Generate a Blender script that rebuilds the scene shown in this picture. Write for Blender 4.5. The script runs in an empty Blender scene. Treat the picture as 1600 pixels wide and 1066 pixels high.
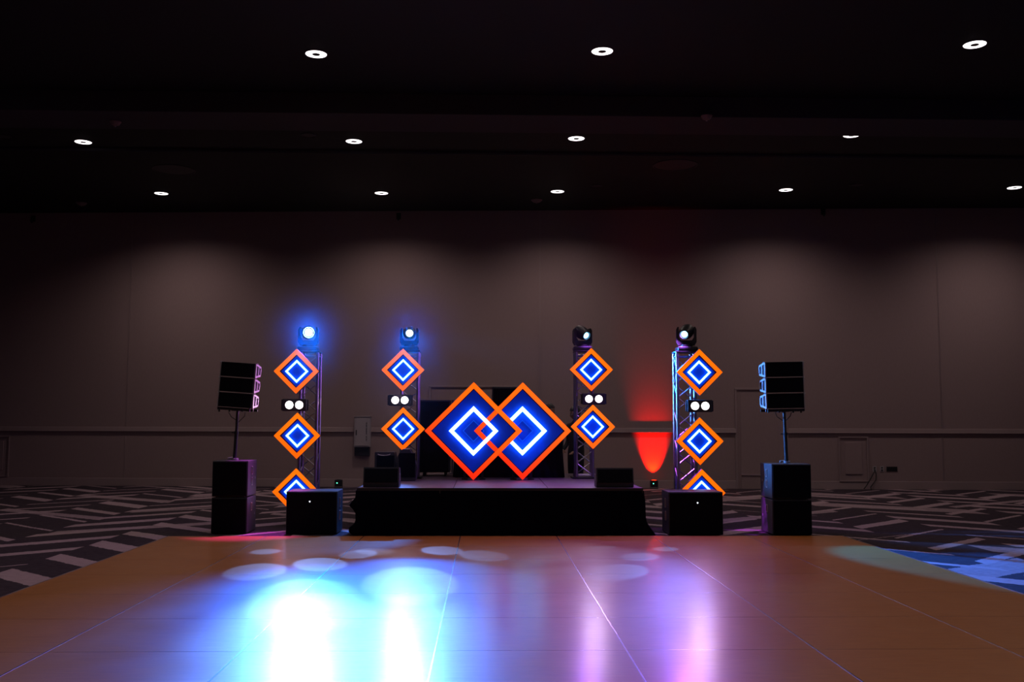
import bpy, bmesh, math, random
from mathutils import Vector, Matrix, Euler
random.seed(7)
PI = math.pi
sc = bpy.context.scene
C = sc.collection

# ---------------------------------------------------------------- camera, world, exposure
H = 1.455                      # eye height above the dance floor (z = 0)
F = 1556.0                     # focal length in pixels of the 1600 px frame
YAW, PITCH, ROLL = 0.0257, 0.0802, 0.0023
cam_rot = Matrix.Rotation(-YAW, 3, 'Z') @ Matrix.Rotation(PI/2 + PITCH, 3, 'X') @ Matrix.Rotation(ROLL, 3, 'Z')
cd = bpy.data.cameras.new('camera'); cam = bpy.data.objects.new('camera', cd); C.objects.link(cam)
cam.matrix_world = Matrix.Translation((0, 0, H)) @ cam_rot.to_4x4()
cd.sensor_width = 36.0; cd.lens = F*36/1600; cd.clip_start = 0.05; cd.clip_end = 200
sc.camera = cam
w = bpy.data.worlds.new('world'); sc.world = w; w.use_nodes = True
w.node_tree.nodes['Background'].inputs[0].default_value = (0.02, 0.02, 0.03, 1)
w.node_tree.nodes['Background'].inputs[1].default_value = 0.05
sc.view_settings.view_transform = 'Standard'; sc.view_settings.look = 'None'
sc.view_settings.gamma = 1; sc.view_settings.exposure = 0; sc.view_settings.use_curve_mapping = False
sc.cycles.use_denoising = True
sc.cycles.max_bounces = 6; sc.cycles.diffuse_bounces = 3; sc.cycles.glossy_bounces = 3
sc.cycles.sample_clamp_indirect = 3.0
sc.cycles.caustics_reflective = False; sc.cycles.caustics_refractive = False

CARPET_Z = -0.02
STAGE_Z = 0.59

def ray(px, py):
    return (cam_rot @ Vector(((px-800)/F, (533-py)/F, -1.0)))
def at_y(px, py, Y):
    d = ray(px, py); t = Y/d.y; return Vector((d.x*t, Y, H+d.z*t))
def at_z(px, py, z):
    d = ray(px, py); t = (z-H)/d.z; return Vector((d.x*t, d.y*t, z))
# back wall: a vertical plane through two points of its foot
WL = at_z(0, 758.5, CARPET_Z); WR = at_z(1600, 766, CARPET_Z)
WU = (WR-WL).normalized(); WANG = math.atan2(WU.y, WU.x); WN = Vector((WU.y, -WU.x, 0))   # WN points into the room
def on_wall(px, py, off=0.0):
    d = ray(px, py); p0 = WL + WN*off
    t = ((p0 - Vector((0, 0, H))).dot(WN))/d.dot(WN)
    return Vector((0, 0, H)) + d*t
def wall_uz(px, py):
    p = on_wall(px, py); return ((p-WL).dot(WU), p.z)
CEIL = on_wall(800, 329).z

# ---------------------------------------------------------------- materials
def nt(name):
    m = bpy.data.materials.new(name); m.use_nodes = True
    t = m.node_tree; b = t.nodes['Principled BSDF']
    return m, t, b
def inp(b, **k):
    names = dict(base='Base Color', rough='Roughness', metal='Metallic', spec='Specular IOR Level', coat='Coat Weight',
                 coatr='Coat Roughness', ecol='Emission Color', estr='Emission Strength', alpha='Alpha', trans='Transmission Weight', ior='IOR', sheen='Sheen Weight')
    for a, v in k.items():
        if isinstance(v, tuple) and len(v) == 3: v = (*v, 1)
        b.inputs[names[a]].default_value = v
def mat(name, base, rough=0.5, metal=0.0, noise=0.0, scale=20, bump=0.0, **k):
    """Principled material with procedural mottling of colour and surface."""
    m, t, b = nt(name); inp(b, base=base, rough=rough, metal=metal, **k)
    if noise or bump:
        tc = t.nodes.new('ShaderNodeTexCoord'); n = t.nodes.new('ShaderNodeTexNoise')
        n.inputs['Scale'].default_value = scale; n.inputs['Detail'].default_value = 4
        t.links.new(tc.outputs['Object'], n.inputs['Vector'])
        if noise:
            r = t.nodes.new('ShaderNodeMix'); r.data_type = 'RGBA'
            r.inputs[6].default_value = (*[c*(1-noise) for c in base], 1); r.inputs[7].default_value = (*[min(1, c*(1+noise)) for c in base], 1)
            t.links.new(n.outputs[0], r.inputs[0]); t.links.new(r.outputs[2], b.inputs['Base Color'])
        if bump:
            bp = t.nodes.new('ShaderNodeBump'); bp.inputs['Strength'].default_value = bump; bp.inputs['Distance'].default_value = 0.01
            t.links.new(n.outputs[0], bp.inputs['Height']); t.links.new(bp.outputs[0], b.inputs['Normal'])
    return m
def emit(name, col, strength, base=(0.02, 0.02, 0.02)):
    m, t, b = nt(name); inp(b, base=base, rough=0.4, ecol=col, estr=strength); return m
def led_gradient(name, top, bottom, strength, z0, z1, xk=0.0):
    """LED pixel tape whose programmed colour runs from one hue at the bottom to another at the top."""
    m, t, b = nt(name); inp(b, base=(0.05, 0.02, 0.01), rough=0.4, estr=strength)
    tc = t.nodes.new('ShaderNodeTexCoord'); s = t.nodes.new('ShaderNodeSeparateXYZ'); t.links.new(tc.outputs['Object'], s.inputs[0])
    ma = t.nodes.new('ShaderNodeMath'); ma.operation = 'MULTIPLY_ADD'; ma.inputs[1].default_value = xk
    t.links.new(s.outputs[0], ma.inputs[0]); t.links.new(s.outputs[2], ma.inputs[2])
    mr = t.nodes.new('ShaderNodeMapRange'); mr.inputs[1].default_value = z0; mr.inputs[2].default_value = z1
    t.links.new(ma.outputs[0], mr.inputs[0])
    mx = t.nodes.new('ShaderNodeMix'); mx.data_type = 'RGBA'; mx.inputs[6].default_value = (*bottom, 1); mx.inputs[7].default_value = (*top, 1)
    t.links.new(mr.outputs[0], mx.inputs[0]); t.links.new(mx.outputs[2], b.inputs['Emission Color'])
    return m
def math_node(t, op, a, b=None, c=None):
    n = t.nodes.new('ShaderNodeMath'); n.operation = op
    for i, v in enumerate((a, b, c)):
        if v is None: continue
        if isinstance(v, (int, float)): n.inputs[i].default_value = v
        else: t.links.new(v, n.inputs[i])
    return n.outputs[0]

def carpet_mat():
    m, t, b = nt('patterned_carpet'); inp(b, rough=0.95, spec=0.1)
    tc = t.nodes.new('ShaderNodeTexCoord')
    nz = t.nodes.new('ShaderNodeTexNoise'); nz.inputs['Scale'].default_value = 0.9; nz.inputs['Detail'].default_value = 3
    t.links.new(tc.outputs['Object'], nz.inputs['Vector'])
    s = t.nodes.new('ShaderNodeSeparateXYZ'); t.links.new(tc.outputs['Object'], s.inputs[0])
    x = math_node(t, 'ADD', s.outputs[0], math_node(t, 'MULTIPLY_ADD', nz.outputs[0], 0.10, -0.05))
    n9 = t.nodes.new('ShaderNodeTexNoise'); n9.inputs['Scale'].default_value = 22; n9.inputs['Detail'].default_value = 4
    t.links.new(tc.outputs['Object'], n9.inputs['Vector'])
    y = math_node(t, 'ADD', s.outputs[1], math_node(t, 'MULTIPLY_ADD', n9.outputs[0], 0.09, -0.045))
    def chevron(wx, period, slope, thr, off):
        xs = math_node(t, 'DIVIDE', math_node(t, 'ADD', x, off), wx)
        k = math_node(t, 'FLOOR', xs)
        tri = math_node(t, 'PINGPONG', math_node(t, 'ADD', x, off), wx)
        jit = math_node(t, 'FRACT', math_node(t, 'MULTIPLY', k, 0.618))
        v = math_node(t, 'ADD', math_node(t, 'MULTIPLY', tri, slope), y)
        v = math_node(t, 'DIVIDE', v, period)
        v = math_node(t, 'ADD', v, jit)
        row = math_node(t, 'FLOOR', v)
        wn = t.nodes.new('ShaderNodeTexWhiteNoise'); wn.noise_dimensions = '2D'
        cx = t.nodes.new('ShaderNodeCombineXYZ'); t.links.new(k, cx.inputs[0]); t.links.new(row, cx.inputs[1]); t.links.new(cx.outputs[0], wn.inputs['Vector'])
        th = math_node(t, 'MULTIPLY_ADD', wn.outputs['Value'], 0.38, thr)
        return math_node(t, 'LESS_THAN', math_node(t, 'FRACT', v), th)
    a = chevron(1.1, 1.15, 0.95, 0.04, 0.3)
    c = chevron(2.3, 3.1, -0.7, -0.08, 1.1)
    v = math_node(t, 'MAXIMUM', a, math_node(t, 'MULTIPLY', c, 0.75))
    fz = t.nodes.new('ShaderNodeTexNoise'); fz.inputs['Scale'].default_value = 14; fz.inputs['Detail'].default_value = 6
    mp = t.nodes.new('ShaderNodeMapping'); mp.inputs['Scale'].default_value = (1, 3.0, 1)
    t.links.new(tc.outputs['Object'], mp.inputs[0]); t.links.new(mp.outputs[0], fz.inputs['Vector'])
    v = math_node(t, 'MULTIPLY', v, math_node(t, 'MULTIPLY_ADD', fz.outputs[0], 0.9, 0.5))
    v = math_node(t, 'ADD', v, math_node(t, 'MULTIPLY_ADD', fz.outputs[0], 0.25, -0.09))
    r = t.nodes.new('ShaderNodeValToRGB'); t.links.new(v, r.inputs[0])
    r.color_ramp.elements[0].color = (0.03, 0.022, 0.032, 1); r.color_ramp.elements[1].color = (0.36, 0.265, 0.30, 1)
    t.links.new(r.outputs[0], b.inputs['Base Color'])
    bp = t.nodes.new('ShaderNodeBump'); bp.inputs['Strength'].default_value = 0.4; bp.inputs['Distance'].default_value = 0.01
    f2 = t.nodes.new('ShaderNodeTexNoise'); f2.inputs['Scale'].default_value = 180; t.links.new(tc.outputs['Object'], f2.inputs['Vector'])
    t.links.new(f2.outputs[0], bp.inputs['Height']); t.links.new(bp.outputs[0], b.inputs['Normal'])
    return m
def wood_mat():
    m, t, b = nt('dance_floor_wood'); inp(b, rough=0.42, spec=0.5, coat=0.6, coatr=0.21)
    tc = t.nodes.new('ShaderNodeTexCoord'); mp = t.nodes.new('ShaderNodeMapping'); mp.inputs['Scale'].default_value = (1.2, 9, 1)
    n = t.nodes.new('ShaderNodeTexNoise'); n.inputs['Scale'].default_value = 4; n.inputs['Detail'].default_value = 8; n.inputs['Roughness'].default_value = 0.65
    t.links.new(tc.outputs['Object'], mp.inputs[0]); t.links.new(mp.outputs[0], n.inputs['Vector'])
    r = t.nodes.new('ShaderNodeValToRGB'); t.links.new(n.outputs[0], r.inputs[0])
    r.color_ramp.elements[0].position = 0.3; r.color_ramp.elements[0].color = (0.36, 0.125, 0.018, 1)
    r.color_ramp.elements[1].position = 0.7; r.color_ramp.elements[1].color = (0.46, 0.17, 0.024, 1)
    t.links.new(r.outputs[0], b.inputs['Base Color'])
    n2 = t.nodes.new('ShaderNodeTexNoise'); n2.inputs['Scale'].default_value = 2.0; n2.inputs['Detail'].default_value = 3
    t.links.new(tc.outputs['Object'], n2.inputs['Vector'])
    mr = t.nodes.new('ShaderNodeMapRange'); mr.inputs[3].default_value = 0.34; mr.inputs[4].default_value = 0.50
    t.links.new(n2.outputs[0], mr.inputs[0]); t.links.new(mr.outputs[0], b.inputs['Roughness'])
    return m
def deck_mat():
    m, t, b = nt('stage_deck_laminate'); inp(b, rough=0.45, spec=0.4)
    tc = t.nodes.new('ShaderNodeTexCoord'); n = t.nodes.new('ShaderNodeTexNoise'); n.inputs['Scale'].default_value = 6; n.inputs['Detail'].default_value = 6
    t.links.new(tc.outputs['Object'], n.inputs['Vector'])
    r = t.nodes.new('ShaderNodeValToRGB'); t.links.new(n.outputs[0], r.inputs[0])
    r.color_ramp.elements[0].color = (0.07, 0.045, 0.07, 1); r.color_ramp.elements[1].color = (0.15, 0.10, 0.15, 1)
    t.links.new(r.outputs[0], b.inputs['Base Color']); return m
def wall_mat():
    m, t, b = nt('wall_vinyl'); inp(b, rough=0.75, spec=0.2)
    tc = t.nodes.new('ShaderNodeTexCoord'); mp = t.nodes.new('ShaderNodeMapping'); mp.inputs['Scale'].default_value = (6, 6, 1.2)
    n = t.nodes.new('ShaderNodeTexNoise'); n.inputs['Scale'].default_value = 9; n.inputs['Detail'].default_value = 6
    t.links.new(tc.outputs['Object'], mp.inputs[0]); t.links.new(mp.outputs[0], n.inputs['Vector'])
    r = t.nodes.new('ShaderNodeValToRGB'); t.links.new(n.outputs[0], r.inputs[0])
    r.color_ramp.elements[0].color = (0.31, 0.225, 0.235, 1); r.color_ramp.elements[1].color = (0.38, 0.28, 0.285, 1)
    t.links.new(r.outputs[0], b.inputs['Base Color']); return m

M = dict(
    carpet=carpet_mat(), wood=wood_mat(), deck=deck_mat(), wall=wall_mat(),
    trim=mat('painted_trim', (0.34, 0.255, 0.265), 0.45, noise=0.05),
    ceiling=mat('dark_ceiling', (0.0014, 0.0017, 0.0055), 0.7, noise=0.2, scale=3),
    beam=mat('beam_paint', (0.03, 0.026, 0.045), 0.7, noise=0.1, scale=3),
    metal=mat('brushed_aluminium', (0.75, 0.75, 0.78), 0.25, 1.0, noise=0.06, scale=60),
    truss=mat('truss_aluminium', (0.42, 0.40, 0.45), 0.35, 1.0, noise=0.1, scale=40),
    black=mat('black_paint', (0.012, 0.012, 0.016), 0.45, noise=0.2, scale=60, bump=0.15),
    cab=mat('textured_cabinet_paint', (0.040, 0.040, 0.050), 0.45, noise=0.25, scale=120, bump=0.3, spec=0.3),
    side=mat('cabinet_side_plate', (0.34, 0.34, 0.38), 0.45, 0.3, noise=0.15, scale=60),
    grille=mat('speaker_grille', (0.0015, 0.0018, 0.006), 0.7, noise=0.4, scale=300, spec=0.08),
    handle=mat('bare_steel', (0.65, 0.6, 0.65), 0.3, 0.9, noise=0.05),
    cloth=mat('black_cloth', (0.0016, 0.0018, 0.007), 0.95, noise=0.3, scale=30, bump=0.3, spec=0.04),
    plug=mat('black_rubber', (0.01, 0.01, 0.01), 0.6, noise=0.2, scale=30),
    plastic=mat('white_plastic', (0.42, 0.38, 0.42), 0.4, noise=0.04),
    sensor=mat('detector_plastic', (0.20, 0.13, 0.15), 0.5, noise=0.1),
    ceilspk=mat('ceiling_speaker_grille', (0.035, 0.03, 0.04), 0.6, noise=0.3, scale=200),
    skin=mat('skin', (0.30, 0.16, 0.11), 0.5, noise=0.1),
    hair=mat('dark_hair', (0.01, 0.007, 0.006), 0.5, noise=0.3, scale=80, bump=0.5),
    shirt=mat('black_shirt', (0.012, 0.012, 0.016), 0.85, noise=0.3, scale=60),
    red_shoe=mat('dark_shoes', (0.02, 0.02, 0.02), 0.4, noise=0.1),
    down=emit('downlight_lens', (1.0, 0.93, 0.93), 3.0),
    blinder=emit('blinder_lamp', (1.0, 0.90, 0.88), 5.0),
    lens_hot=emit('beam_lens', (0.55, 0.85, 1.0), 12.0),
    lens_cool=emit('blue_lens', (0.25, 0.8, 1.3), 6.0),
    neon=emit('white_blue_neon', (0.20, 0.60, 1.0), 5.0),
    neon_big=emit('bright_white_blue_neon', (0.34, 0.66, 1.0), 5.0),
    faint=emit('painted_reflection_line', (0.0, 0.12, 0.75), 0.8, base=(0.0, 0.05, 0.5)),  # mirror image of the neon, painted as a weakly glowing line
    panel=mat('blue_acrylic', (0.001, 0.07, 0.75), 0.8, spec=0.05, ecol=(0.0015, 0.006, 0.15), estr=1.0),  # blue glow of the neon put in as even emission
    gap=mat('dark_red_return', (0.10, 0.004, 0.02), 0.5, noise=0.1),
    green=emit('green_indicator', (0.1, 1.0, 0.45), 5.0),
    white_dot=emit('white_logo_dot', (0.8, 0.9, 1.0), 3.0),
    red_lens=emit('red_uplight_lens', (1.0, 0.02, 0.0), 6.0),
    led=led_gradient('orange_led_tape', (1, 0.15, 0.0), (1, 0.10, 0.0), 1.35, -0.3, 0.2),
    led_big=led_gradient('orange_red_led_tape', (1, 0.11, 0.0), (1, 0.015, 0.0), 1.5, -0.65, 0.5, 0.55),
)
# tinted acrylic sheet: a little of what is behind shows through
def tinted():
    m, t, b = nt('tinted_blue_acrylic'); inp(b, base=(0.001, 0.05, 0.60), rough=0.8, spec=0.05, ecol=(0.0015, 0.006, 0.13), estr=1.0)  # blue glow painted into the sheet by its own emission
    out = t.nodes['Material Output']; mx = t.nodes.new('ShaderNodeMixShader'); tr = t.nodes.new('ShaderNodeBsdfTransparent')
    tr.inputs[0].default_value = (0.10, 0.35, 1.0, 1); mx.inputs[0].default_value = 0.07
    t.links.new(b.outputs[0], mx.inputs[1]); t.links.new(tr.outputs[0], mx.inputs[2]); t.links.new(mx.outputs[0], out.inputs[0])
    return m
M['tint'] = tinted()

# ---------------------------------------------------------------- mesh helpers
def NB(): return bmesh.new()
def box(bm, c, s, rot=None, bevel=0.0):
    r = bmesh.ops.create_cube(bm, size=1.0); vs = r['verts']
    bmesh.ops.scale(bm, vec=Vector(s), verts=vs)
    if bevel:
        es = list({e for v in vs for e in v.link_edges})
        g = bmesh.ops.bevel(bm, geom=es, offset=bevel, segments=2, affect='EDGES', profile=0.6)
        vs = list({v for f in g['faces'] for v in f.verts} | {v for v in vs if v.is_valid})
    if rot is not None: bmesh.ops.rotate(bm, cent=(0, 0, 0), matrix=rot, verts=vs)
    bmesh.ops.translate(bm, vec=Vector(c), verts=vs)
    return vs
def tube(bm, a, b, r, r2=None, seg=12, caps=True):
    a = Vector(a); b = Vector(b); d = b-a; L = d.length
    g = bmesh.ops.create_cone(bm, cap_ends=caps, segments=seg, radius1=r, radius2=r if r2 is None else r2, depth=L)
    q = d.to_track_quat('Z', 'Y').to_matrix()
    bmesh.ops.rotate(bm, cent=(0, 0, 0), matrix=q, verts=g['verts']); bmesh.ops.translate(bm, vec=(a+b)/2, verts=g['verts'])
    return g['verts']
def path(bm, pts, r, seg=8):
    pts = [Vector(p) for p in pts]; rings = []
    for i, p in enumerate(pts):
        d = (pts[min(i+1, len(pts)-1)]-pts[max(i-1, 0)]).normalized(); q = d.to_track_quat('Z', 'Y').to_matrix()
        rings.append([bm.verts.new(p + q @ Vector((r*math.cos(2*PI*k/seg), r*math.sin(2*PI*k/seg), 0))) for k in range(seg)])
    for i in range(len(rings)-1):
        for k in range(seg):
            bm.faces.new((rings[i][k], rings[i][(k+1) % seg], rings[i+1][(k+1) % seg], rings[i+1][k]))
    bm.faces.new(rings[0][::-1]); bm.faces.new(rings[-1])
def prism(bm, poly, axis, a, b):
    """poly in the plane across `axis`, extruded from a to b. axis X: (y,z); Y: (x,z); Z: (x,y)."""
    def P(p, t): return {'X': (t, p[0], p[1]), 'Y': (p[0], t, p[1]), 'Z': (p[0], p[1], t)}[axis]
    v0 = [bm.verts.new(P(p, a)) for p in poly]; v1 = [bm.verts.new(P(p, b)) for p in poly]; n = len(poly)
    bm.faces.new(v0); bm.faces.new(v1[::-1])
    for i in range(n): bm.faces.new((v0[i], v1[i], v1[(i+1) % n], v0[(i+1) % n]))
    return v0+v1
def ring_diamond(bm, ro, ri, y0, y1):
    """square ring standing on its corner (half-diagonals ro, ri) from depth y0 to y1"""
    P = [(0, 1), (1, 0), (0, -1), (-1, 0)]
    L = [[bm.verts.new((p[0]*r, y, p[1]*r)) for p in P] for r in (ro, ri) for y in (y0, y1)]
    o0, o1, i0, i1 = L
    for k in range(4):
        j = (k+1) % 4
        bm.faces.new((o0[k], o0[j], i0[j], i0[k])); bm.faces.new((o1[k], i1[k], i1[j], o1[j]))
        bm.faces.new((o0[k], o1[k], o1[j], o0[j])); bm.faces.new((i0[k], i0[j], i1[j], i1[k]))
def diamond(bm, r, y0, y1): prism(bm, [(0, r), (r, 0), (0, -r), (-r, 0)], 'Y', y0, y1)
def lathe(bm, prof, seg=24):
    rings = []
    for r, z in prof:
        rings.append([bm.verts.new((r*math.cos(2*PI*k/seg), r*math.sin(2*PI*k/seg), z)) for k in range(seg)])
    for i in range(len(rings)-1):
        for k in range(seg): bm.faces.new((rings[i][k], rings[i][(k+1) % seg], rings[i+1][(k+1) % seg], rings[i+1][k]))
    return rings
def obj(name, bm, m, parent=None, smooth=False, loc=None, rotz=None):
    bmesh.ops.recalc_face_normals(bm, faces=bm.faces)
    me = bpy.data.meshes.new(name); bm.to_mesh(me); bm.free()
    if m: me.materials.append(m)
    if smooth:
        for p in me.polygons: p.use_smooth = True
        try: me.set_sharp_from_angle(angle=math.radians(40))
        except Exception: pass
    o = bpy.data.objects.new(name, me); C.objects.link(o); o.parent = parent
    if loc is not None: o.location = loc
    if rotz is not None: o.rotation_euler.z = rotz
    return o
def thing(name, label, cat, loc=(0, 0, 0), rotz=0.0, group=None):
    o = bpy.data.objects.new(name, None); C.objects.link(o); o.empty_display_size = 0.1
    o.location = loc; o.rotation_euler = (0, 0, rotz); o['label'] = label; o['category'] = cat
    if group: o['group'] = group
    return o
def tag(o, label, cat, group=None):
    o['label'] = label; o['category'] = cat
    if group: o['group'] = group
    return o
def struct(o): o['kind'] = 'structure'; return o
def dup(root, loc=None, rotz=None, label=None, group=None):
    r = root.copy(); C.objects.link(r)
    if loc is not None: r.location = loc
    if rotz is not None: r.rotation_euler = (root.rotation_euler.x, root.rotation_euler.y, rotz)
    if label: r['label'] = label
    if group: r['group'] = group
    for ch in list(root.children):
        c = ch.copy(); C.objects.link(c); c.parent = r
        for g in ch.children:
            d = g.copy(); C.objects.link(d); d.parent = c
    return r
def spot(name, loc, target, energy, color, angle, blend=0.3, radius=0.04, parent=None):
    l = bpy.data.lights.new(name, 'SPOT'); l.energy = energy; l.color = color; l.spot_size = math.radians(angle); l.spot_blend = blend
    l.shadow_soft_size = radius
    o = bpy.data.objects.new(name, l); C.objects.link(o); o.location = loc
    o.rotation_euler = (Vector(target)-Vector(loc)).to_track_quat('-Z', 'Y').to_euler()
    if parent:
        bpy.context.view_layer.update(); o.parent = parent; o.matrix_parent_inverse = parent.matrix_world.inverted()
    return o

# ---------------------------------------------------------------- room shell
bm = NB(); box(bm, (0, 7, CARPET_Z-0.05), (34, 36, 0.1)); struct(obj('floor', bm, M['carpet']))
WLEN0, WLEN1 = -4.5, 28.0
bm = NB()
box(bm, ((WLEN0+WLEN1)/2, 0.15, (CEIL+CARPET_Z)/2+0.1), (WLEN1-WLEN0, 0.3, CEIL-CARPET_Z+0.2))
wall = struct(obj('wall_back', bm, M['wall'], loc=(WL.x, WL.y, 0), rotz=WANG))
def wobj(name, bm, m, **k):     # geometry given in wall coordinates: x along the wall, y = 0 the face, -y into the room
    return obj(name, bm, m, loc=(WL.x, WL.y, 0), rotz=WANG, **k)
for nm, xx in (('wall_left', -15.6), ('wall_right', 15.4)):
    bm = NB(); box(bm, (xx, 7, CEIL/2), (0.2, 36, CEIL+0.3)); struct(obj(nm, bm, M['wall']))
bm = NB(); box(bm, (0, -10.8, CEIL/2), (34, 0.2, CEIL+0.3)); struct(obj('wall_front', bm, M['wall']))
# ceiling
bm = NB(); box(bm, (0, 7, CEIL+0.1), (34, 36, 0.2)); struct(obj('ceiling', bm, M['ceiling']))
b0 = at_z(800, 147.5, CEIL).y; bz = at_y(800, 180, b0).z
bm = NB(); box(bm, (0, b0+0.45, (bz+CEIL)/2), (30.8, 0.9, CEIL-bz), bevel=0.01); struct(obj('trim_ceiling_beam', bm, M['beam']))
t0 = at_z(800, 238, CEIL).y
bm = NB(); box(bm, (0, t0, CEIL-0.02), (30.8, 0.10, 0.04)); box(bm, (0, t0, CEIL-0.045), (30.8, 0.03, 0.012)); struct(obj('trim_ceiling_track', bm, M['beam']))
# vertical seams of the wall covering
for i, px in enumerate((198, 843, 1469)):
    u, _ = wall_uz(px, 600)
    bm = NB(); box(bm, (u, -0.003, (CEIL+CARPET_Z)/2), (0.012, 0.006, CEIL-CARPET_Z)); box(bm, (u+0.02, -0.004, (CEIL+CARPET_Z)/2), (0.012, 0.008, CEIL-CARPET_Z))
    struct(wobj('trim_%d' % (i+1), bm, M['trim']))
# door openings in the rail: spans in wall coordinates
u_door0, zd = wall_uz(1149, 608); u_door1, _ = wall_uz(1229, 608)
u_mid0, zm = wall_uz(672, 604); u_mid1, _ = wall_uz(806, 604)
rz = wall_uz(400, 670)[1]; bz0 = wall_uz(400, 748)[1]
def spans():
    return [(WLEN0, u_mid0), (u_mid1, u_door0), (u_door1, WLEN1)]
bm = NB()
for a, b in spans():
    c = (a+b)/2; L = b-a
    prism(bm, [(0, rz+0.035), (-0.020, rz+0.030), (-0.024, rz+0.012), (-0.026, rz+0.002), (-0.034, rz-0.05), (-0.040, rz-0.055), (-0.040, rz-0.066), (-0.006, rz-0.07), (0, rz-0.072)], 'X', a, b)
struct(wobj('trim_chair_rail', bm, M['trim']))
bm = NB()
for a, b in spans():
    c = (a+b)/2; L = b-a
    prism(bm, [(0, bz0), (-0.010, bz0-0.004), (-0.012, bz0-0.02), (-0.022, CARPET_Z+0.02), (-0.022, CARPET_Z), (0, CARPET_Z)], 'X', a, b)
struct(wobj('baseboard_back', bm, M['trim']))
def jib_door(name, u0, u1, ztop, fr):
    bm = NB()
    for uu in (u0, u1): box(bm, (uu, -0.011, (ztop+CARPET_Z)/2), (fr, 0.022, ztop-CARPET_Z), bevel=0.006)
    box(bm, ((u0+u1)/2, -0.012, ztop), (u1-u0+fr, 0.024, fr), bevel=0.008)
    d = struct(wobj(name, bm, M['trim']))
    bm = NB(); g = 0.10
    box(bm, ((u0+u1)/2, -0.006, (ztop-g+CARPET_Z)/2), (u1-u0-2*g, 0.012, ztop-g-CARPET_Z))
    p = obj('door_panel', bm, M['wall'], d)
    bm = NB(); zz = wall_uz(1100, 742)[1]
    box(bm, ((u0+u1)/2, -0.016, zz), (u1-u0-2*g, 0.02, 0.03), bevel=0.004); obj('kick_moulding', bm, M['trim'], d)
    return d
jib_door('door_1', u_door0, u_door1, zd, 0.045)
jib_door('door_2', u_mid0, u_mid1, zm, 0.045)

# ---------------------------------------------------------------- dance floor
PX = [-3.98+1.22*k for k in range(8)]; PYB = 12.80; PW = 1.055
rows = 14
bm = NB()
for i in range(7):
    for j in range(rows):
        cx = (PX[i]+PX[i+1])/2; cy = PYB-PW*(j+0.5)
        box(bm, (cx, cy, -0.01), (1.22-0.005, PW-0.006, 0.02), bevel=0.002)
dance = obj('dance_floor', bm, M['wood']); tag(dance, 'orange-brown wooden dance floor of rectangular panels on the carpet', 'dance floor')
bm = NB()
for k in range(1, 7): box(bm, (PX[k], PYB-PW*rows/2, -0.0085), (0.010, PW*rows, 0.0200))
for j in range(1, rows): box(bm, ((PX[0]+PX[-1])/2, PYB-PW*j, -0.0092), (PX[-1]-PX[0], 0.004, 0.0195))
sm = obj('metal_seam', bm, M['metal'], dance); sm['label'] = 'thin bright aluminium strips between the floor panels'
bm = NB()
yA, yB = PYB-PW*rows, PYB
for s, x in ((-1, PX[0]), (1, PX[-1])):
    prism(bm, [(x, 0.002), (x+s*0.015, 0.002), (x+s*0.07, CARPET_Z+0.002), (x, CARPET_Z+0.002)], 'Y', yA, yB)
obj('edge_trim', bm, M['metal'], dance)

# ---------------------------------------------------------------- stage
SYF, SYB = 13.0, 16.62
sxl = at_y(559, 763, SYF).x; sxr = at_y(1004, 763, SYF).x
stage = thing('stage', 'low black-skirted stage platform behind the dance floor', 'stage', ((sxl+sxr)/2, SYF, CARPET_Z))
sw = sxr-sxl; sh = STAGE_Z-CARPET_Z
bm = NB()
nx, ny = 3, 3
for i in range(nx):
    for j in range(ny):
        wx = sw/nx; wy = (SYB-SYF)/ny
        box(bm, (-sw/2+wx*(i+.5), wy*(j+.5), sh-0.03), (wx-0.008, wy-0.008, 0.06), bevel=0.003)
dk = obj('deck', bm, M['deck'], stage)
bm = NB()
box(bm, (0, 0.0-0.006, sh-0.035), (sw, 0.010, 0.07))
for s in (-1, 1): box(bm, (s*(sw/2+0.004), (SYB-SYF)/2, sh-0.035), (0.008, SYB-SYF, 0.07))
obj('deck_rim', bm, M['black'], stage)
# pleated skirt: outline round three sides, flaring and crumpling where it meets the carpet
bm = NB()
pts = []
D = SYB-SYF
N = 420
def outline(s):
    per = 2*D+sw
    t = s*per
    if t < D: return (-sw/2, D-t, (-1, 0))
    if t < D+sw: return (-sw/2+(t-D), 0.0, (0, -1))
    return (sw/2, t-D-sw, (1, 0))
lev = 12; grid = []
for k in range(N+1):
    x, y, n = outline(k/N); col = []
    for q in range(lev+1):
        f = q/lev                               # 0 top, 1 bottom
        z = (sh-0.035)*(1-f)
        pleat = 0.012*math.sin(k*0.9)*(0.3+0.7*f)+0.008*math.sin(k*0.37+1)
        o = 0.022+pleat
        if n == (1, 0): o += 0.03*f + 0.20*max(0, f-0.35)**1.8*(1 if y < 1.2 else 0.4) + 0.03*math.sin(f*7+y*3)*f
        if n == (-1, 0): o += 0.09*math.exp(-((f-0.32)/0.10)**2)*(0.5+0.5*math.sin(y*5+1)) + 0.10*math.exp(-((f-0.88)/0.10)**2)
        if n == (0, -1): o += 0.01*f
        col.append(bm.verts.new((x+n[0]*o, y+n[1]*o, max(0.003, z))))
    grid.append(col)
for k in range(N):
    for q in range(lev): bm.faces.new((grid[k][q], grid[k+1][q], grid[k+1][q+1], grid[k][q+1]))
sk = obj('skirt', bm, M['cloth'], stage, smooth=True); sk['label'] = 'black cloth skirt pleated round the platform'
for x in (-sw/2+0.15, 0, sw/2-0.15):
    for y in (0.2, D/2, D-0.2):
        bm = NB(); tube(bm, (x, y, 0), (x, y, sh-0.06), 0.03); obj('support_leg', bm, M['truss'], stage)

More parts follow.
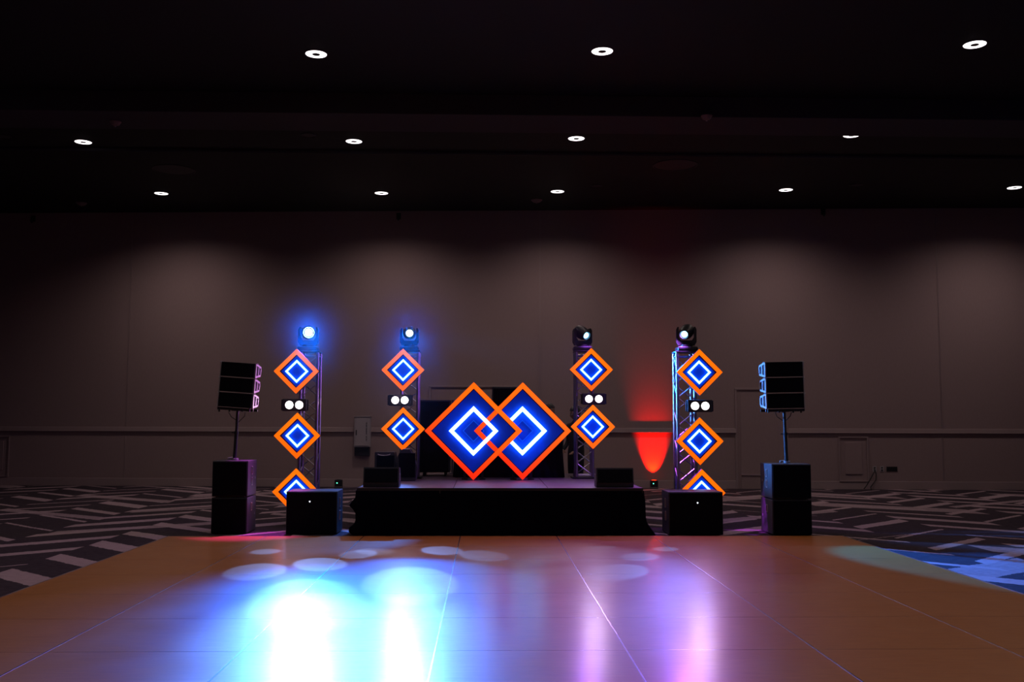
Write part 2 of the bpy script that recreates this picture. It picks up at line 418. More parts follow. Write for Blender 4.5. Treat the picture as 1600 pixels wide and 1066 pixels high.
# ---------------------------------------------------------------- small and large diamonds
def small_diamond(px, py, half, Y, label):
    c = at_y(px, py, Y); s = half/F*c.y*1.0/ (0.325)      # scale from the standard half-diagonal
    t = thing('diamond_light', label, 'light panel', c, 0, 'small diamond light panels on the truss towers'); R = 0.325
    t.scale = (s, 1, s)
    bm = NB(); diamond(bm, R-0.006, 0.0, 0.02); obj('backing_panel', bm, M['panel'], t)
    bm = NB(); ring_diamond(bm, R, R-0.080, -0.042, 0.035); f = obj('frame', bm, M['black'], t)
    bm = NB(); ring_diamond(bm, R, R-0.080, -0.047, -0.0425); g = obj('led_face', bm, M['led'], f); g['label'] = 'glowing orange border'
    bm = NB(); ring_diamond(bm, R-0.0805, R-0.095, -0.012, -0.001); obj('frame_return', bm, M['gap'], t)
    bm = NB(); ring_diamond(bm, 0.167, 0.130, -0.026, -0.012); n = obj('neon_square', bm, M['neon'], t); n['label'] = 'glowing white-blue inner square'
    for q in (0.1, -0.1):
        bm = NB(); box(bm, (q, 0.045, 0.03), (0.03, 0.05, 0.03)); obj('mounting_bracket', bm, M['black'], t)
    return t
YOL, YOR, YIN = 14.05, 13.75, 15.0
small_diamond(464, 580.5, 34.8, YOL, 'top diamond on the far-left tower, orange border round white-blue square')
small_diamond(465, 681, 35.6, YOL, 'middle diamond on the far-left tower, just below the twin blinder')
small_diamond(463, 768.5, 36, YOL, 'lowest diamond on the far-left tower, half hidden by the black subwoofer')
small_diamond(630, 578.5, 33.3, YIN, 'upper diamond on the inner left tower, below the blue beam light')
small_diamond(630, 670.5, 33.7, YIN, 'lower diamond on the inner left tower beside the DJ facade')
small_diamond(923.5, 578, 33.8, YIN, 'upper diamond on the inner right tower, above the twin blinder')
small_diamond(926, 667, 34.5, YIN, 'lower diamond on the inner right tower, touching the DJ facade corner')
small_diamond(1092, 582, 36.3, YOR, 'top diamond on the far-right tower, orange border round white-blue square')
small_diamond(1092.5, 689.5, 37, YOR, 'middle diamond on the far-right tower, just below the twin blinder')
small_diamond(1096, 770, 36.5, YOR, 'lowest diamond on the far-right tower, half hidden by the black subwoofer')

YF = 14.7
def big_diamond(px, py, half, label, dy, left):
    c = at_y(px, py, YF); R = half/F*YF
    t = thing('facade_diamond', label, 'light panel', c, 0, 'large interlocking facade diamonds')
    if left:
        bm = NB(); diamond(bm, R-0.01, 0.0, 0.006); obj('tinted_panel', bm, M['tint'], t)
        bm = NB(); ring_diamond(bm, R, R-0.092, -0.066, 0.03); f = obj('frame', bm, M['black'], t); bm = NB(); ring_diamond(bm, R, R-0.092, -0.072, -0.067); obj('led_face', bm, M['led_big'], f)
        bm = NB(); ring_diamond(bm, R-0.0925, R-0.108, -0.012, -0.001); obj('frame_return', bm, M['gap'], t)
        bm = NB(); ring_diamond(bm, 0.362, 0.288, -0.060, -0.030); obj('neon_square', bm, M['neon_big'], t)
        bm = NB(); ring_diamond(bm, 0.158, 0.148, -0.012, -0.002); obj('painted_reflection_square', bm, M['faint'], t)  # painted reflection of the neon square
    else:
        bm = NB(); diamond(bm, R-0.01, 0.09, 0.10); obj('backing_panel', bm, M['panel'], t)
        bm = NB(); ring_diamond(bm, R, R-0.092, -0.040, 0.12); f = obj('frame', bm, M['black'], t); bm = NB(); ring_diamond(bm, R, R-0.092, -0.046, -0.041); obj('led_face', bm, M['led_big'], f)
        bm = NB(); ring_diamond(bm, R-0.0925, R-0.108, 0.078, 0.089); obj('frame_return', bm, M['gap'], t)
        bm = NB(); ring_diamond(bm, 0.362, 0.288, 0.03, 0.06); obj('neon_square', bm, M['neon_big'], t)
        bm = NB(); ring_diamond(bm, 0.158, 0.148, 0.078, 0.088); obj('painted_reflection_square', bm, M['faint'], t)
    for o in t.children:
        for q in o.children:
            if q.name.startswith('led_face'): q['label'] = 'glowing orange-red border'
        if o.name.startswith('neon'): o['label'] = 'glowing white square'
    for s in (-1, 1):
        bm = NB(); zb = STAGE_Z-c.z
        box(bm, (s*0.13, 0.17, (zb-0.2)/2), (0.035, 0.035, -zb-0.2+0.0), bevel=0.004); box(bm, (s*0.13, 0.17, zb+0.01), (0.09, 0.16, 0.02), bevel=0.004)
        obj('leg', bm, M['black'], t)
    return t
big_diamond(740, 673.5, 75.5, 'left large diamond of the DJ facade with complete glowing white square', 0, True)
big_diamond(816.5, 673.5, 75.5, 'right large diamond of the DJ facade, its white square partly covered', 0, False)

# ---------------------------------------------------------------- truss towers
def truss(pxl, pxr, pytop, Y, zbase, label):
    a = at_y(pxl, pytop, Y); b = at_y(pxr, pytop, Y); wd = b.x-a.x; top = a.z-zbase
    t = thing('truss_tower', label, 'truss', ((a.x+b.x)/2, Y+wd/2+0.09, zbase), 0, 'truss towers either side of the stage')
    h = wd/2-0.022
    for sx in (-1, 1):
        for sy in (-1, 1):
            bm = NB(); tube(bm, (sx*h, sy*h, 0.02), (sx*h, sy*h, top), 0.022, seg=16)
            for z in (0.05, top-0.04): tube(bm, (sx*h, sy*h, z-0.02), (sx*h, sy*h, z+0.02), 0.027, seg=16)
            obj('chord', bm, M['truss'], t, smooth=True)
    n = int(round(top/0.20)); dz = (top-0.1)/n
    for side in range(4):
        bm = NB(); rot = Matrix.Rotation(side*PI/2, 3, 'Z')
        for k in range(n):
            s = 1 if (k+side) % 2 else -1
            p0 = rot @ Vector((-s*h, -h, 0.05+k*dz)); p1 = rot @ Vector((s*h, -h, 0.05+(k+1)*dz)); tube(bm, p0, p1, 0.009, seg=8)
        for z in (0.05, top-0.05): tube(bm, rot @ Vector((-h, -h, z)), rot @ Vector((h, -h, z)), 0.010, seg=8)
        obj('lattice', bm, M['truss'], t, smooth=True)
    bm = NB(); box(bm, (0, 0, 0.012), (wd*1.3, wd*1.3, 0.024), bevel=0.004); obj('base_plate', bm, M['black'], t)
    bm = NB(); box(bm, (0, 0, top+0.01), (wd+0.01, wd+0.01, 0.02), bevel=0.004); obj('top_plate', bm, M['black'], t)
    return t, top
TOL = truss(466, 497, 550, YOL, CARPET_Z, 'far-left truss tower with three diamonds, behind the left subwoofers')
TIL = truss(625, 655, 549, YIN, STAGE_Z, 'inner left truss tower standing on the stage')
TIR = truss(899, 929, 549, YIN, STAGE_Z, 'inner right truss tower standing on the stage')
TOR = truss(1058, 1090, 550, YOR, CARPET_Z, 'far-right truss tower with three diamonds, behind the right subwoofers')

# ---------------------------------------------------------------- moving heads
def moving_head(tw, aim, label, lens_mat, lens_r=0.04, dx=0.0):
    t0, top = tw
    base = Vector((t0.location.x+dx, t0.location.y-0.02, t0.location.z+top+0.02))
    t = thing('moving_head_light', label, 'stage light', base, 0, 'moving head lights on the towers')
    hc = Vector((0, 0, 0.275))
    d = Vector(aim)-(base+hc); yaw = math.atan2(d.x, -d.y)     # 0 = facing the camera side
    pitch = math.atan2(d.z, math.hypot(d.x, d.y))
    bm = NB(); box(bm, (0, 0, 0.035), (0.28, 0.26, 0.06), bevel=0.02); tube(bm, (0, 0, 0.06), (0, 0, 0.095), 0.09, seg=24); obj('base', bm, M['black'], t, smooth=True)
    ya = yaw*0.35
    R = Matrix.Rotation(ya, 3, 'Z')
    bm = NB()
    prism(bm, [(-0.142, 0.31), (-0.142, 0.13), (-0.115, 0.085), (0.115, 0.085), (0.142, 0.13), (0.142, 0.31), (0.125, 0.345), (0.104, 0.345), (0.104, 0.20), (0.075, 0.155), (-0.075, 0.155), (-0.104, 0.20), (-0.104, 0.345), (-0.125, 0.345)], 'Y', -0.055, 0.055)
    bmesh.ops.rotate(bm, cent=(0, 0, 0), matrix=R, verts=bm.verts)
    obj('yoke', bm, M['black'], t, smooth=True)
    Q = Matrix.Rotation(yaw, 3, 'Z') @ Matrix.Rotation(-pitch, 3, 'X')
    bm = NB()
    rg = lathe(bm, [(0.0005, -0.15), (0.055, -0.148), (0.085, -0.12), (0.098, -0.06), (0.10, 0.0), (0.094, 0.05), (0.075, 0.10), (0.07, 0.135), (0.058, 0.135), (0.052, 0.11)], 28)
    bmesh.ops.rotate(bm, cent=(0, 0, 0), matrix=Matrix.Rotation(PI/2, 3, 'X'), verts=bm.verts)   # lens towards -Y
    bmesh.ops.rotate(bm, cent=(0, 0, 0), matrix=Q, verts=bm.verts); bmesh.ops.translate(bm, vec=hc, verts=bm.verts)
    hd = obj('lamp_head', bm, M['black'], t, smooth=True)
    bm = NB(); lathe(bm, [(0.0005, 0.122), (lens_r*0.7, 0.119), (lens_r, 0.112), (lens_r*1.02, 0.10)], 24)
    bmesh.ops.rotate(bm, cent=(0, 0, 0), matrix=Matrix.Rotation(PI/2, 3, 'X'), verts=bm.verts)
    bmesh.ops.rotate(bm, cent=(0, 0, 0), matrix=Q, verts=bm.verts); bmesh.ops.translate(bm, vec=hc, verts=bm.verts)
    obj('lens', bm, lens_mat, hd, smooth=True)
    pos = base+hc+Q @ Vector((0, -0.145, 0))
    return t, pos
EYE = Vector((0, 0, H))
MH1, P1 = moving_head(TOL, (-0.2, 1.5, 1.2), 'blazing blue-white beam light on top of the far-left tower', M['lens_hot'], 0.075, -0.035)  # lens made oversized to stand in for the glare disc
MH2, P2 = moving_head(TIL, (-0.1, 1.0, 1.2), 'glaring blue beam light on top of the inner left tower', M['lens_hot'], 0.048, -0.02)
MH3, P3 = moving_head(TIR, at_z(1560, 905, CARPET_Z), 'beam light on the inner right tower, head turned to the right', M['lens_cool'], 0.045, -0.02)
MH4, P4 = moving_head(TOR, at_z(700, 960, 0), 'beam light on the far-right tower, head turned to the left', M['lens_cool'], 0.045, 0.03)

# their beams, plus added wide camera-facing spots that light the glare haze
BLUE = (0.0, 0.15, 1.0)
def beam(name, P, tgt, e, col, ang, blend, par, r=0.045):
    return spot(name, P, tgt, e, col, ang, blend, r, par)
beam('beam', P1, at_z(510, 1000, 0), 3000, BLUE, 32, 0.9, MH1, 0.07)
beam('added_glow_spot', P1, (-0.3, 0, 1.35), 2600, (0.0, 0.12, 1.0), 60, 1.0, MH1)
beam('beam', P2, at_z(615, 1000, 0), 1600, BLUE, 30, 0.35, MH2, 0.06)
beam('added_glow_spot', P2, (0.1, 0, 1.35), 800, (0.0, 0.10, 1.0), 50, 1.0, MH2)
beam('hot_beam', P1, at_z(482, 1010, 0), 1700, (0.22, 0.5, 1.0), 15, 0.8, MH1, 0.09)
beam('hot_beam', P2, at_z(637, 1010, 0), 750, (0.22, 0.5, 1.0), 11, 0.8, MH2, 0.07)
beam('beam', P3, at_z(1740, 907, CARPET_Z), 9500, (0.0, 0.20, 1.0), 25, 0.3, MH3)
beam('beam', P4, at_z(820, 900, 0), 500, (0.12, 0.22, 1.0), 40, 0.6, MH4)
# prism facets: small overlapping discs on the floor in front of the stage
for P, par, pts in ((P1, MH1, [(415, 862, 5), (500, 881, 7), (400, 892, 7), (585, 862, 6), (480, 935, 9)]), (P2, MH2, [(640, 908, 8), (690, 860, 6), (560, 866, 5), (755, 868, 6)]),
                    (P4, MH4, [(865, 872, 6), (940, 856, 5), (1000, 870, 6), (965, 893, 7), (1040, 858, 5), (850, 900, 7)])):
    for px, py, ang in pts:
        beam('prism_facet', P, at_z(px, py, 0), 750 if par is not MH4 else 500, (0.16, 0.36, 1.0), ang, 0.25, par, 0.02)

# added spots, off the heads' aim, that colour speakers, deck and carpet
spot('added_side_spot', P2+Vector((0.02, -0.02, 0)), (3.85, 13.25, 1.6), 6500, (0.06, 0.30, 1.0), 24, 0.6, 0.05, MH2)
spot('added_side_spot', P2+Vector((0, -0.03, 0)), (-1.7, 13.1, 0.55), 900, (0.05, 0.25, 1.0), 34, 0.6, 0.04, MH2)
spot('added_wide_spot', P3+Vector((0, -0.02, 0)), P3+Vector((0.6, -1.5, -2.2)), 70, (0.45, 0.10, 1.0), 140, 0.8, 0.05, MH3)
spot('added_side_spot', P4+Vector((-0.02, -0.02, 0)), (-3.2, 13.3, 2.0), 2600, (0.85, 0.20, 0.80), 10, 0.6, 0.05, MH4)
spot('added_side_spot', P1+Vector((-0.03, -0.02, -0.02)), (-2.95, 13.3, 0.3), 1200, (0.80, 0.06, 0.85), 36, 0.7, 0.05, MH1)
spot('added_wide_spot', P4+Vector((0, -0.02, 0)), P4+Vector((-3, -1.5, -2.6)), 250, (0.45, 0.12, 0.95), 150, 0.8, 0.05, MH4)
spot('added_side_spot', P3+Vector((0.02, -0.02, 0)), (3.5, 13.3, 0.1), 2200, (0.60, 0.05, 0.95), 16, 0.7, 0.05, MH3)

# ---------------------------------------------------------------- blinders
def blinder(pa, pb, Y, label, side):
    a = at_y(pa[0], pa[1], Y); b = at_y(pb[0], pb[1], Y); c = (a+b)/2; sp = (b.x-a.x)/2
    t = thing('blinder_light', label, 'stage light', c, 0, 'twin-lamp blinders on the towers')
    bm = NB(); box(bm, (0, 0.05, 0), (sp*2+0.20, 0.10, 0.17), bevel=0.012)
    for s in (-1, 1): box(bm, (s*(sp+0.112), 0.05, 0), (0.012, 0.05, 0.15), bevel=0.003)
    obj('housing', bm, M['black'], t)
    for s in (-1, 1):
        bm = NB(); lathe(bm, [(0.0005, 0.022), (0.04, 0.018), (0.054, 0.008), (0.0555, 0.0)], 28)
        bmesh.ops.rotate(bm, cent=(0, 0, 0), matrix=Matrix.Rotation(PI/2, 3, 'X'), verts=bm.verts); bmesh.ops.translate(bm, vec=(s*sp, 0, 0), verts=bm.verts)
        obj('lamp', bm, M['blinder'], t, smooth=True)
        bm = NB(); lathe(bm, [(0.056, -0.0), (0.056, 0.004), (0.066, 0.004), (0.066, 0.0)], 28)
        bmesh.ops.rotate(bm, cent=(0, 0, 0), matrix=Matrix.Rotation(PI/2, 3, 'X'), verts=bm.verts); bmesh.ops.translate(bm, vec=(s*sp, 0, 0), verts=bm.verts)
        obj('lamp_rim', bm, M['black'], t, smooth=True)
    bm = NB(); box(bm, (side*0.09, 0.108, 0), (0.05, 0.02, 0.05), bevel=0.004); obj('clamp', bm, M['black'], t)
    for s in (-1, 1): spot('blinder_beam', c+Vector((s*sp, -0.03, 0)), c+Vector((s*sp, -3, -0.9)), 8, (1.0, 0.66, 0.86), 160, 0.9, 0.05, t)
    return t
blinder((452, 633), (467.5, 633), YOL-0.03, 'twin white blinder on the far-left tower between two diamonds', 1)
blinder((617.5, 625.5), (632.3, 625.5), YIN-0.03, 'twin white blinder on the inner left tower between two diamonds', 1)
blinder((920.3, 623.5), (935.7, 623.5), YIN-0.03, 'twin white blinder on the inner right tower between two diamonds', -1)
blinder((1086, 634.5), (1102, 634.5), YOR-0.03, 'twin white blinder on the far-right tower between two diamonds', -1)

# ---------------------------------------------------------------- loudspeakers
def slot_handle(bm, x, y, z, h, s):
    box(bm, (x, y, z+h/2), (0.012, 0.06, 0.012), bevel=0.003); box(bm, (x, y, z-h/2), (0.012, 0.06, 0.012), bevel=0.003)
    for q in (-1, 1): box(bm, (x, y+q*0.027, z), (0.012, 0.008, h), bevel=0.002)
def subwoofer(x, yf, z, wd, dp, ht, label, group, side, badge=None, slots=2, rot=0.0):
    t = thing('subwoofer', label, 'loudspeaker', (x, yf, z), rot, group)
    bm = NB()
    box(bm, (0, dp/2+0.01, ht/2+0.006), (wd, dp-0.02, ht-0.012), bevel=0.010)
    for sx in (-1, 1):
        for sy in (0.06, dp-0.06): tube(bm, (sx*(wd/2-0.06), sy, 0), (sx*(wd/2-0.06), sy, 0.012), 0.02)
    obj('cabinet', bm, M['cab'], t)
    bm = NB(); box(bm, (0, 0.006, ht/2+0.003), (wd-0.024, 0.014, ht-0.034), bevel=0.004); obj('grille', bm, M['grille'], t)
    for s in (-1, 1):
        for k in range(slots):
            bm = NB(); slot_handle(bm, s*(wd/2+0.003), dp*0.45, ht*(0.72-0.30*k), ht*0.20, s)
            obj('handle', bm, M['handle'], t)
            bm = NB(); box(bm, (s*(wd/2+0.001), dp*0.45, ht*(0.72-0.30*k)), (0.006, 0.046, ht*0.19)); obj('handle_recess', bm, M['plug'], t)
    bm = NB()
    for s in (-1, 1): box(bm, (s*(wd/2+0.002), dp*0.82, ht*0.5), (0.004, 0.02, 0.03), bevel=0.001)
    obj('latch', bm, M['side'], t)
    if badge:
        bm = NB(); tube(bm, (badge[0], -0.004, badge[1]), (badge[0], 0.002, badge[1]), 0.009, seg=16); b = obj('indicator', bm, M['white_dot'], t); b['label'] = 'tiny glowing white logo dot on the grille'  # logo dot given its own emission
    return t
# stacked subs left
zl = at_y(360, 720.5, 13.15).z-CARPET_Z
xl0, xl1 = at_y(330, 776, 13.15).x, at_y(386, 776, 13.15).x
subwoofer((xl0+xl1)/2, 13.15, CARPET_Z, xl1-xl0, 0.52, zl/2, 'lower black subwoofer of the far-left stack', 'stacked subwoofers', 1, slots=1)
subwoofer((xl0+xl1)/2, 13.15, CARPET_Z+zl/2, xl1-xl0, 0.52, zl/2, 'upper black subwoofer of the far-left stack, carrying the speaker pole', 'stacked subwoofers', 1)
YR = 12.97
zr = at_y(1238, 725.5, YR).z-CARPET_Z
xr0, xr1 = at_y(1207, 780, YR).x, at_y(1269, 780, YR).x
subwoofer((xr0+xr1)/2, YR, CARPET_Z, xr1-xr0, 0.56, zr/2, 'lower black subwoofer of the far-right stack', 'stacked subwoofers', -1, slots=1)
subwoofer((xr0+xr1)/2, YR, CARPET_Z+zr/2, xr1-xr0, 0.56, zr/2, 'upper black subwoofer of the far-right stack, carrying the speaker pole', 'stacked subwoofers', -1)
# single subs in front of the outer towers
a = at_y(447, 768, 13.1); b = at_y(527, 768, 13.1)
subwoofer((a.x+b.x)/2, 13.1, CARPET_Z, b.x-a.x, 0.52, a.z-CARPET_Z, 'single black subwoofer hiding the lowest left diamond', 'single subwoofers', 1, (at_y(484, 784, 13.1).x-(a.x+b.x)/2, at_y(484, 784, 13.1).z-CARPET_Z))
a = at_y(1045, 769, 12.98); b = at_y(1130, 769, 12.98)
subwoofer((a.x+b.x)/2, 12.98, CARPET_Z, b.x-a.x, 0.52, a.z-CARPET_Z, 'single black subwoofer hiding the lowest right diamond', 'single subwoofers', -1, (at_y(1090, 786, 12.98).x-(a.x+b.x)/2, at_y(1090, 786, 12.98).z-CARPET_Z))

def array_cab(parent_loc, rotm, wd, ht, label, group, k):
    t = thing('line_array_speaker', label, 'loudspeaker', parent_loc, 0, group)
    t.rotation_euler = rotm.to_euler()
    dp = 0.33; tp = 0.035
    bm = NB()
    prism(bm, [(0.012, 0.004), (0.012, ht-0.004), (dp*0.35, ht-0.006), (dp, ht-tp-0.02), (dp, tp+0.02), (dp*0.35, 0.006)], 'X', -wd/2, wd/2)
    obj('cabinet', bm, M['cab'], t)
    bm = NB(); box(bm, (0, 0.004, ht/2), (wd-0.010, 0.018, ht-0.012), bevel=0.005); obj('grille', bm, M['grille'], t)
    for s in (-1, 1):
        bm = NB(); x = s*(wd/2+0.008); th = 0.014
        def bar(p, q, w_):
            p = Vector((x, *p)); q = Vector((x, *q)); d = (q-p); L = d.length; ang = math.atan2(d.z, d.y)
            box(bm, (p+q)/2, (th, L, w_), Matrix.Rotation(ang, 3, 'X'), bevel=0.002)
        bar((0.02, 0.012), (0.02, ht-0.012), 0.03); bar((0.30, tp+0.02), (0.30, ht-tp-0.02), 0.03); bar((0.16, 0.03), (0.16, ht-0.03), 0.03)
        bar((0.012, ht-0.012), (0.30, ht-tp-0.012), 0.026); bar((0.012, 0.012), (0.30, tp+0.012), 0.026)
        obj('side_frame', bm, M['side'], t)
    bm = NB()
    for s in (-1, 1):
        tube(bm, (s*(wd/2-0.01), 0.03, ht-0.006), (s*(wd/2+0.03), 0.03, ht-0.006), 0.008, seg=10)
    obj('rigging_pin', bm, M['side'], t)
    return t
def array_on_pole(pole_bot, pole_top, Y, fx0, fx1, ybot, ytop, lean, words, grp, yaw=0.0):
    A = at_y(*pole_bot, Y); A.z += 0.008; B = at_y(*pole_top, Y)
    p = thing('speaker_pole', 'thin black pole carrying the %s speaker column' % words, 'speaker stand', (A.x, Y, A.z), 0, 'speaker poles')
    R = Matrix.Rotation(lean, 3, 'Y')
    L = (B-A).length; top = R @ Vector((0, 0, L))
    top = Vector((B.x-A.x, 0, B.z-A.z))
    bm = NB(); tube(bm, (0, 0, 0), top*0.55, 0.024, seg=16); obj('lower_tube', bm, M['black'], p, smooth=True)
    bm = NB(); tube(bm, top*0.5, top, 0.019, seg=16); obj('upper_tube', bm, M['black'], p, smooth=True)
    bm = NB(); tube(bm, top*0.53, top*0.58, 0.031, seg=16); tube(bm, top*0.555, top*0.555+Vector((-0.06, -0.0, 0)), 0.007); obj('clamp_collar', bm, M['black'], p, smooth=True)
    bm = NB(); tube(bm, (0, 0, 0.0), (0, 0, 0.025), 0.05, seg=20); tube(bm, (-0.09, 0, 0.02), (-0.02, 0, 0.03), 0.012); obj('threaded_foot', bm, M['side'], p, smooth=True)
    c0 = at_y(fx0, ybot, Y-0.17); c1 = at_y(fx1, ybot, Y-0.17); wd = c1.x-c0.x; ct = at_y(fx0, ytop, Y-0.17)
    tot = (ct.z-c0.z); ht = tot/3
    bm = NB(); z0 = c0.z-A.z; cx = (c0.x+c1.x)/2-A.x
    Rz = Matrix.Rotation(lean, 3, 'Y')
    for yy in (-0.12, 0.12): box(bm, Vector((cx, yy, z0-0.022)), (wd+0.03, 0.03, 0.035), Rz, bevel=0.005)
    box(bm, Vector((cx, 0, z0-0.03)), (0.10, 0.28, 0.03), Rz, bevel=0.005)
    for s in (-0.22, -0.08, 0.10, 0.2): tube(bm, (cx+s*wd/0.47, -0.14, z0-0.055), (cx+s*wd/0.47, -0.14, z0-0.01), 0.012, seg=10)
    obj('mounting_frame', bm, M['black'], p)
    bm = NB()
    path(bm, [top+Vector((0.10, 0, -0.02)), top+Vector((0.09, 0.02, -0.07)), top+Vector((0.03, 0.02, -0.13)), top+Vector((0.0, 0.02, -0.16))], 0.005)
    path(bm, [top+Vector((-0.12, 0, -0.02)), top+Vector((-0.09, 0.02, -0.08)), top+Vector((-0.03, 0.02, -0.12)), top+Vector((0.0, 0.02, -0.14))], 0.005)
    obj('cable', bm, M['plug'], p, smooth=True)
    for k in range(3):
        base = Vector(((c0.x+c1.x)/2, Y-0.17, c0.z)) + Rz @ Vector((0, 0, ht*k))
        wl = ('bottom', 'middle', 'top')[k]
        array_cab(base, Matrix.Rotation(yaw, 3, 'Z') @ Rz, wd, ht-0.004, '%s cabinet of the three-high speaker column %s' % (wl, words), grp, k)
array_on_pole((366.5, 720), (371.5, 642), 13.42, 340, 393, 637, 565.5, 0.065, 'on the left', 'line array cabinets')
array_on_pole((1229, 724.5), (1225, 642), 13.25, 1199.5, 1257, 638.5, 564.5, -0.02, 'on the right', 'line array cabinets')

# floor wedges
def wedge(px0, px1, pyt, pyb, Y, z, rot, label, dp=0.30, lean=0.10):
    a = at_y(px0, pyb, Y); b = at_y(px1, pyb, Y); c = at_y(px0, pyt, Y); wd = b.x-a.x; ht = c.z-z
    t = thing('stage_monitor', label, 'loudspeaker', ((a.x+b.x)/2, Y, z), rot, 'floor monitors on the stage')
    bm = NB()
    prism(bm, [(0.02, 0.0), (0.0, ht*0.25), (0.04, ht), (dp*0.75, ht*0.96), (dp, ht*0.45), (dp*0.9, 0.0)], 'X', -wd/2, wd/2)
    bmesh.ops.bevel(bm, geom=list(bm.edges), offset=0.006, segments=2, affect='EDGES')
    obj('cabinet', bm, M['cab'], t)
    bm = NB(); g = ht*0.8
    box(bm, (0, 0.012, ht*0.60), (wd-0.03, 0.016, ht*0.68), Matrix.Rotation(-math.atan2(0.04, ht*0.75), 3, 'X'), bevel=0.003); obj('grille', bm, M['grille'], t)
    for s in (-1, 1):
        bm = NB(); slot_handle(bm, s*(wd/2+0.002), dp*0.45, ht*0.5, ht*0.3, s); obj('handle', bm, M['side'], t)
    return t
wedge(567, 623, 730.5, 762, 13.08, STAGE_Z, 0, 'black floor monitor at the front left stage corner')
wedge(932, 990.5, 731.5, 762, 13.08, STAGE_Z, 0, 'black floor monitor at the front right stage corner')
def rear_wedge(px0, px1, pyt, Y, rot, label, dp=0.32, notch=True):
    a = at_y(px0, 735, Y); b = at_y(px1, 735, Y); c = at_y(px0, pyt, Y); wd = b.x-a.x; ht = c.z-STAGE_Z
    t = thing('stage_monitor', label, 'loudspeaker', ((a.x+b.x)/2, Y, STAGE_Z), rot, 'floor monitors on the stage')
    bm = NB()
    if notch: poly = [(-wd/2+0.05, 0), (-wd/2, ht*0.45), (-wd/2, ht), (wd/2-0.03, ht), (wd/2, ht*0.5), (wd/2-0.04, 0)]
    else: poly = [(-wd/2, 0), (-wd/2-0.0, ht*0.75), (-wd*0.25, ht), (wd*0.12, ht), (wd/2, ht*0.45), (wd/2-0.02, ht*0.1), (wd*0.42, 0)]
    prism(bm, poly, 'Y', 0, dp); bmesh.ops.bevel(bm, geom=list(bm.edges), offset=0.008, segments=2, affect='EDGES')
    obj('cabinet', bm, M['cab'], t)
    bm = NB(); box(bm, (0, -0.004, ht*0.5), (wd*0.8, 0.012, ht*0.75), bevel=0.004); obj('grille', bm, M['grille'], t)
    if notch:
        bm = NB(); n = 8
        pts = [(0.09*math.cos(PI+PI*k/n), 0.02*math.sin(PI+PI*k/n)) for k in range(n+1)]
        path(bm, [(p[0]-0.02, -0.012, ht*0.93+p[1]) for p in pts], 0.006); obj('handle', bm, M['handle'], t)
    return t
rear_wedge(585, 619, 706.5, 14.7, 0, 'black monitor cabinet with carry handle lying beside the inner left tower')
rear_wedge(620, 652, 702, 14.5, 0, 'black angular monitor cabinet right below the inner left tower diamonds', notch=False)

# ---------------------------------------------------------------- DJ table, cases, cabinet behind the facade
def fbox(name, label, cat, px0, px1, pyt, Y, dp, z0, m, group=None, bevel=0.01, shape=None):
    a = at_y(px0, pyt, Y); b = at_y(px1, pyt, Y)
    t = thing(name, label, cat, ((a.x+b.x)/2, Y, z0), 0, group); return t, b.x-a.x, a.z-z0
t, wd, ht = fbox('dj_table', 'black cloth-covered DJ table behind the large diamonds', 'table', 712, 878, 690, 15.35, 0.75, STAGE_Z, M['cloth'])
bm = NB(); box(bm, (0, 0.375, ht-0.015), (wd, 0.75, 0.03), bevel=0.005); obj('tabletop', bm, M['black'], t)
bm = NB(); n = 120; rows_ = 6; per = [(-wd/2, 0.75), (-wd/2, 0), (wd/2, 0), (wd/2, 0.75)]
g = []
tot = 0.75+wd+0.75
for k in range(n+1):
    s = k/n*tot
    if s < 0.75: x, y, nn = -wd/2, 0.75-s, (-1, 0)
    elif s < 0.75+wd: x, y, nn = -wd/2+s-0.75, 0, (0, -1)
    else: x, y, nn = wd/2, s-0.75-wd, (1, 0)
    g.append([bm.verts.new((x+nn[0]*(0.006+f/rows_*0.02*(1+math.sin(k*1.1))), y+nn[1]*(0.006+f/rows_*0.02*(1+math.sin(k*1.1))), (ht+0.003)*(1-f/rows_)+0.004*f/rows_)) for f in range(rows_+1)])
for k in range(n):
    for f in range(rows_): bm.faces.new((g[k][f], g[k+1][f], g[k+1][f+1], g[k][f+1]))
bm.faces.new([bm.verts.new((x, y, ht+0.003)) for x, y in ((-wd/2, 0), (wd/2, 0), (wd/2, 0.75), (-wd/2, 0.75))])
obj('cloth', bm, M['cloth'], t, smooth=True)
for sx in (-1, 1):
    for yy in (0.06, 0.69):
        bm = NB(); tube(bm, (sx*(wd/2-0.06), yy, 0), (sx*(wd/2-0.06), yy, ht-0.03), 0.015); obj('leg', bm, M['black'], t)
# controller on the table (hidden mostly behind the neon)
t, wd2, ht2 = fbox('flight_case', 'tall black wheeled equipment case left of the large diamonds', 'case', 656, 703, 625.5, 15.7, 0.6, STAGE_Z, M['black'])
bm = NB(); box(bm, (0, 0.3, ht2/2+0.03), (wd2, 0.6, ht2-0.06), bevel=0.012); obj('body', bm, M['cloth'], t)
bm = NB()
for sx in (-1, 1):
    box(bm, (sx*(wd2/2), 0.0, ht2/2+0.03), (0.025, 0.025, ht2-0.06), bevel=0.004)
box(bm, (0, 0, ht2-0.01), (wd2, 0.025, 0.025), bevel=0.004); obj('edge_profile', bm, M['cab'], t)
for sx in (-1, 1):
    for yy in (0.08, 0.52):
        bm = NB(); tube(bm, (sx*(wd2/2-0.07)-0.015, yy, 0.03), (sx*(wd2/2-0.07)+0.015, yy, 0.03), 0.03, seg=16); obj('wheel', bm, M['plug'], t)
bm = NB(); box(bm, (0, -0.012, ht2*0.55), (0.12, 0.012, 0.10), bevel=0.003); obj('latch', bm, M['side'], t)
